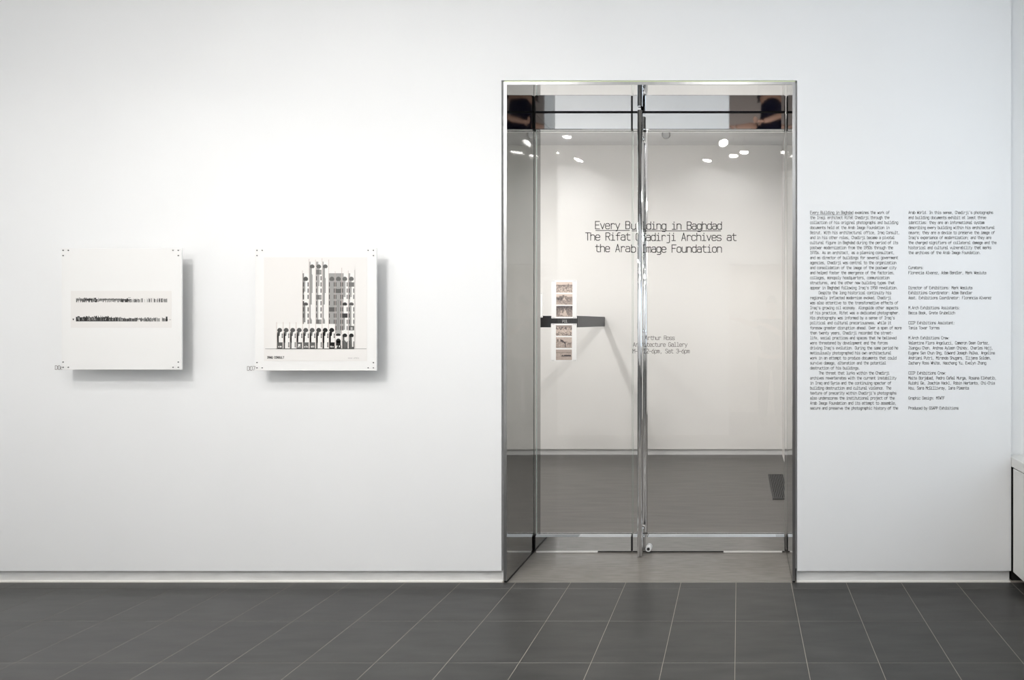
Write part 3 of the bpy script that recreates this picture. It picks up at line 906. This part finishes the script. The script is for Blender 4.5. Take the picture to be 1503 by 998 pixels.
def panel(label, x0, x1, y0, y1, photos, px0=816.4, px1=840.2):
    a, b = at(x0, y1, PYF), at(x1, y0, PYF)
    t = thing('photograph_panel', label, 'picture', ((a[0] + b[0]) / 2, RYF, a[2]), 'photograph panels on the display rail')
    bx('board', (a[0], b[0], PYF, PYF + 0.006, a[2], b[2]), M['board'], t)
    zc0, zc1 = max(a[2], rz0 + 0.002), min(b[2], rz1 - 0.002)
    bx('mount', ((a[0] + b[0]) / 2 - 0.06, (a[0] + b[0]) / 2 + 0.06, PYF + 0.0062, RYF - 0.0002, zc0, zc1), M['rail_black'], t)
    for i, (f0, f1, fn) in enumerate(photos):
        photo(t, px0, px1, f0, f1, fn, 20 + i + int(f0))
    for px, py in ((x0 + 1.6, y0 + 1.2), (x0 + 3.9, y0 + 1.2), (x1 - 1.6, y0 + 1.2), (x1 - 3.9, y0 + 1.2), (x0 + 1.6, y1 - 1.2), (x0 + 3.9, y1 - 1.2), (x1 - 1.6, y1 - 1.2), (x1 - 3.9, y1 - 1.2)):
        p = at(px, py, PYF)
        bm = bmesh.new(); tube(bm, (p[0], PYF - 0.0001, p[2]), (p[0], PYF - 0.003, p[2]), 0.0028, seg=8)
        obj('pin', bm, M['pin'], t)
    return t


panel('narrow white panel with three sepia photographs above the black rail', 809.3, 846.4, 411.4, 467.2, ((413.9, 429.5, f_town), (431.6, 447.2, f_hill), (449.0, 464.8, f_tents)))
panel('narrow white panel with three sepia photographs below the black rail', 808.8, 846.2, 474.9, 530.2, ((477.4, 492.8, f_crowd), (494.9, 510.6, f_camel), (513.0, 528.4, f_desert)), 816.0, 839.4)
panel('plain white edge of another panel on the rail, mostly hidden by the left jamb', 759.0, 796.2, 429.5, 466.0, ())

# floor grille
gx0, gx1, gy0, gy1 = 0.272, 0.412, 1.34, 2.01
gr = thing('floor_grille', 'black slotted air grille set in the inner gallery floor', 'grille', (0.34, 1.67, 0))
bx('pan', (gx0, gx1, gy0, gy1, 0.0002, 0.0012), M['void'], gr)
bm = bmesh.new()
box(bm, gx0, gx0 + 0.006, gy0, gy1, 0.0013, 0.008); box(bm, gx1 - 0.006, gx1, gy0, gy1, 0.0013, 0.008)
box(bm, gx0 + 0.006, gx1 - 0.006, gy0, gy0 + 0.006, 0.0013, 0.008); box(bm, gx0 + 0.006, gx1 - 0.006, gy1 - 0.006, gy1, 0.0013, 0.008)
obj('frame', bm, M['grille'], gr)
for i in range(8):
    x = gx0 + 0.010 + i * 0.0156
    bx('bar', (x, x + 0.0085, gy0 + 0.006, gy1 - 0.006, 0.0013, 0.007), M['grille'], gr)


# ------------------------------------------------------------------ track lights, some of them added for fill
def lamp(label, pos, aim, ceil, watts, lit=True, group='track lights', col=(1, 0.975, 0.95), rad=0.05):
    p = Vector(pos)
    d = (Vector(aim) - p).normalized()
    t = thing('track_light', label, 'lamp', (pos[0], pos[1], ceil), group)
    bm = bmesh.new()
    back = p - d * 0.13
    tube(bm, p, back, rad + 0.006, rad * 0.8, seg=24, caps=False)
    tube(bm, back, back - d * 0.015, rad * 0.8, rad * 0.45, seg=24)
    tube(bm, p + d * 0.004, p - d * 0.004, rad + 0.009, seg=24, caps=False)
    obj('head', bm, M['lamp_white'], t)
    bm = bmesh.new()
    tube(bm, p - d * 0.008, p - d * 0.014, rad + 0.0005, seg=24)
    obj('lens', bm, M['lens'] if lit else M['lamp_lens_off'], t)
    mid = p - d * 0.07
    bm = bmesh.new()
    tube(bm, (mid.x, mid.y, mid.z + rad * 0.7), (mid.x, mid.y, ceil - 0.03), 0.008, seg=10)
    obj('stem', bm, M['lamp_white'], t)
    bx('canopy', (mid.x - 0.05, mid.x + 0.05, mid.y - 0.03, mid.y + 0.03, ceil - 0.03, ceil - 0.0005), M['lamp_white'], t)
    if lit and watts:
        l = bpy.data.lights.new('lamp_light', 'AREA')
        l.shape = 'DISK'
        l.size = rad * 2
        l.energy = watts
        l.color = col
        lo = bpy.data.objects.new('lamp_light', l)
        C.objects.link(lo)
        lo.parent = t
        lo.matrix_parent_inverse = Matrix.Translation(t.location).inverted()
        lo.location = p - d * 0.006
        lo.rotation_euler = d.to_track_quat('-Z', 'Y').to_euler()
    return t


FZ = 3.45
for i, (x, y, ax, ay, w, lab) in enumerate((
        (-2.00, -2.78, -.25, 0.1, 110, 'white ceiling spot mirrored lowest of the left cluster in the glass'),
        (-2.32, -2.64, -.3, 0.1, 120, 'white ceiling spot mirrored at the left of the left cluster'),
        (-2.20, -2.50, 0, 0.05, 100, 'white ceiling spot mirrored in the middle of the left cluster'),
        (-1.86, -1.91, 0.0, 0.5, 60, 'brightest white ceiling spot mirrored under the left top rail'),
        (-0.40, -2.80, -.1, 0.05, 45, 'white ceiling spot mirrored lowest of the right cluster in the glass'),
        (-0.07, -2.62, 0, 0.05, 45, 'white ceiling spot mirrored in the middle of the right cluster'),
        (0.06, -2.49, 0, 0.05, 36, 'white ceiling spot mirrored at the right of the right cluster'),
        (-0.175, -2.17, .3, 0.5, 45, 'tilted white ceiling spot mirrored above the right cluster'),
        (-2.75, -1.66, -.15, -.3, 110, 'added white fill downlight over the floor between the two pictures'),  # this and the next two are added, unseen, to raise the ambient light
        (-1.3, -1.66, 0, -.5, 70, 'added white fill downlight over the floor before the portal'),
        (0.9, -1.62, 0, -.4, 14, 'added white fill downlight over the floor before the wall text'))):
    lamp(lab, (x, y, FZ), (x + ax, y + ay, FZ - 1), ROOM_H, w * FRONT_W, group='ceiling spots of the front room')
for x, y, ax, az, w, lab in ((-2.15, 0.80, -1.75, -2.1, 34, 'inner gallery ceiling spot nearest the door, throwing the rail shadow'),
                             (-2.15, 1.15, -1.9, -4.8, 32, 'inner gallery ceiling spot between the rail and the door'),
                             (0.05, 0.80, -0.3, -3.2, 52, 'added inner gallery fill spot at right, near the side wall'),  # added, unseen, to fill the right side of the back wall
                             (-3.4, 1.2, -3.2, -4.2, 34, 'inner gallery ceiling spot at far left')):
    lamp(lab, (x, y, 3.12), (ax, y + 0.25, az), IN_H, w * INNER_W, group='ceiling spots of the inner gallery', col=(1, 0.985, 0.965))
lamp('added fill downlight in the corridor behind the viewer', (0.15, ROOM_B - 1.1, 2.40), (0.15, ROOM_B - 1.1, 0), 2.6, 7, group=None)  # added, unseen, so the corridor mirrors lighter in the rails
sx, sy, sz = at(977.5, 197.5, 1.84)
lamp('unlit round ceiling spot seen through the right glass door under the top rail', (sx, sy, sz), (sx + 0.5, CY, sz - 1.2), IN_H, 0, lit=False, group='ceiling spots of the inner gallery', rad=0.032)

# ------------------------------------------------------------------ the photographer in the doorway, mirrored in the steel rails
def skin(name, verts, edges, mat, parent, root=0, levels=2):
    me = bpy.data.meshes.new(name)
    me.from_pydata([v[0] for v in verts], edges, [])
    o = bpy.data.objects.new(name, me)
    C.objects.link(o)
    md = o.modifiers.new('skin', 'SKIN')
    md.use_smooth_shade = True
    if not me.skin_vertices:
        bm = bmesh.new(); bm.from_mesh(me); bm.verts.layers.skin.verify(); bm.to_mesh(me); bm.free()
    for i, v in enumerate(verts):
        rr = v[1] if isinstance(v[1], tuple) else (v[1], v[1])
        me.skin_vertices[0].data[i].radius = rr
        me.skin_vertices[0].data[i].use_root = (i == root)
    sd = o.modifiers.new('sub', 'SUBSURF'); sd.levels = levels; sd.render_levels = levels
    me.materials.append(mat)
    if parent:
        o.parent = parent
        o.matrix_parent_inverse = Matrix.Translation(parent.location).inverted()
    return o


M['skin'] = plain('skin', (0.52, 0.30, 0.21), 0.5)
M['navy'] = plain('navy_cloth', (0.012, 0.012, 0.028), 0.9, spec=0.1)
M['trouser'] = plain('charcoal_cloth', (0.03, 0.03, 0.035), 0.9, spec=0.1)
M['hair'] = plain('dark_hair', (0.02, 0.014, 0.01), 0.6)
PX, PYY = 0.45, -3.62
pr = thing('person', 'person in navy shirt reaching left, mirrored in the polished top rails', 'person', (PX, PYY, 0))


def v(x, y, z, r):
    return ((PX + x, PYY + y, z), r)


body = [v(0, 0, .95, (.15, .11)), v(0, .01, 1.12, (.13, .10)), v(0, .02, 1.30, (.16, .11)), v(0, .02, 1.42, (.13, .09)), v(0, .03, 1.50, .055), v(0, .05, 1.56, .058), v(0, .06, 1.64, (.078, .095)), v(0, .055, 1.72, (.07, .088)),
        v(-.17, .04, 1.42, .06), v(-.27, .20, 1.40, .045), v(-.44, .33, 1.47, .034), v(-.50, .36, 1.48, .026),
        v(.17, .03, 1.42, .06), v(.15, .22, 1.26, .045), v(-.06, .34, 1.38, .034), v(-.13, .37, 1.41, .026),
        v(-.10, 0, .88, .09), v(-.11, .01, .50, .062), v(-.12, -.03, .10, .045), v(.10, 0, .88, .09), v(.11, .01, .50, .062), v(.12, -.03, .10, .045)]
be = [(0, 1), (1, 2), (2, 3), (3, 4), (4, 5), (5, 6), (6, 7), (3, 8), (8, 9), (9, 10), (10, 11), (3, 12), (12, 13), (13, 14), (14, 15), (0, 16), (16, 17), (17, 18), (0, 19), (19, 20), (20, 21)]
skin('body', body, be, M['skin'], pr)
for hx, hy, hz, sg in ((-.50, .36, 1.48, 1), (-.13, .37, 1.41, -1)):
    palm = [v(hx, hy, hz, .024), v(hx - .05, hy + .02, hz + .005, (.034, .016)), v(hx - .08, hy + .03, hz + .005, (.034, .014))]
    skin('hand', palm, [(0, 1), (1, 2)], M['skin'], pr)
    for q, (dz, ln) in enumerate(((.030, .062), (.010, .072), (-.010, .068), (-.028, .052))):
        x, y, z = hx - .075, hy + .028, hz + dz
        skin('finger', [v(x, y, z, .009), v(x - ln * .5, y + .012, z, .009), v(x - ln * .8, y + .030, z - .004, .0085), v(x - ln * .82, y + .050, z - .008, .007)], [(0, 1), (1, 2), (2, 3)], M['skin'], pr, levels=1)
    skin('thumb', [v(hx - .03, hy + .015, hz + .02, .011), v(hx - .05, hy + .03, hz + .05, .010), v(hx - .075, hy + .045, hz + .058, .009)], [(0, 1), (1, 2)], M['skin'], pr, levels=1)
shirt = [v(0, 0, .93, (.172, .135)), v(0, .01, 1.12, (.155, .125)), v(0, .02, 1.30, (.182, .135)), v(0, .02, 1.42, (.152, .112)), v(0, .03, 1.475, (.085, .075)),
         v(-.17, .04, 1.42, .082), v(-.255, .17, 1.405, .072), v(.17, .03, 1.42, .082), v(.155, .19, 1.29, .070)]
skin('shirt', shirt, [(0, 1), (1, 2), (2, 3), (3, 4), (3, 5), (5, 6), (3, 7), (7, 8)], M['navy'], pr)
tro = [v(0, 0, .95, (.165, .125)), v(-.10, 0, .86, .108), v(-.11, .01, .50, .082), v(-.12, -.03, .07, .066), v(.10, 0, .86, .108), v(.11, .01, .50, .082), v(.12, -.03, .07, .066)]
skin('trousers', tro, [(0, 1), (1, 2), (2, 3), (0, 4), (4, 5), (5, 6)], M['trouser'], pr)
for sx_ in (-.12, .12):
    skin('shoe', [v(sx_, -.07, .042, (.036, .038)), v(sx_, .04, .040, (.042, .036)), v(sx_, .14, .032, (.040, .028))], [(0, 1), (1, 2)], M['rubber_and_gap'], pr)
skin('hair', [v(0, .005, 1.63, (.075, .06)), v(0, .01, 1.71, (.084, .08)), v(0, .045, 1.775, (.074, .07)), v(0, .09, 1.765, (.05, .03))], [(0, 1), (1, 2), (2, 3)], M['hair'], pr)
for ex in (-.03, .03):
    bm = bmesh.new(); bmesh.ops.create_icosphere(bm, subdivisions=2, radius=.012, matrix=Matrix.Translation((PX + ex, PYY + .138, 1.645)))
    obj('eye', bm, M['lamp_white'], pr)
    bm = bmesh.new(); bmesh.ops.create_icosphere(bm, subdivisions=1, radius=.006, matrix=Matrix.Translation((PX + ex, PYY + .147, 1.645)))
    obj('pupil', bm, M['rubber_and_gap'], pr)
    skin('ear', [v(ex * 2.6, .05, 1.615, (.010, .014)), v(ex * 2.75, .045, 1.645, (.010, .018))], [(0, 1)], M['skin'], pr, levels=1)
skin('nose', [v(0, .145, 1.645, .009), v(0, .165, 1.61, .013)], [(0, 1)], M['skin'], pr, levels=1)
skin('mouth', [v(-.022, .140, 1.578, .006), v(.022, .140, 1.578, .006)], [(0, 1)], plain('lips', (.4, .16, .13), .5), pr, levels=1)
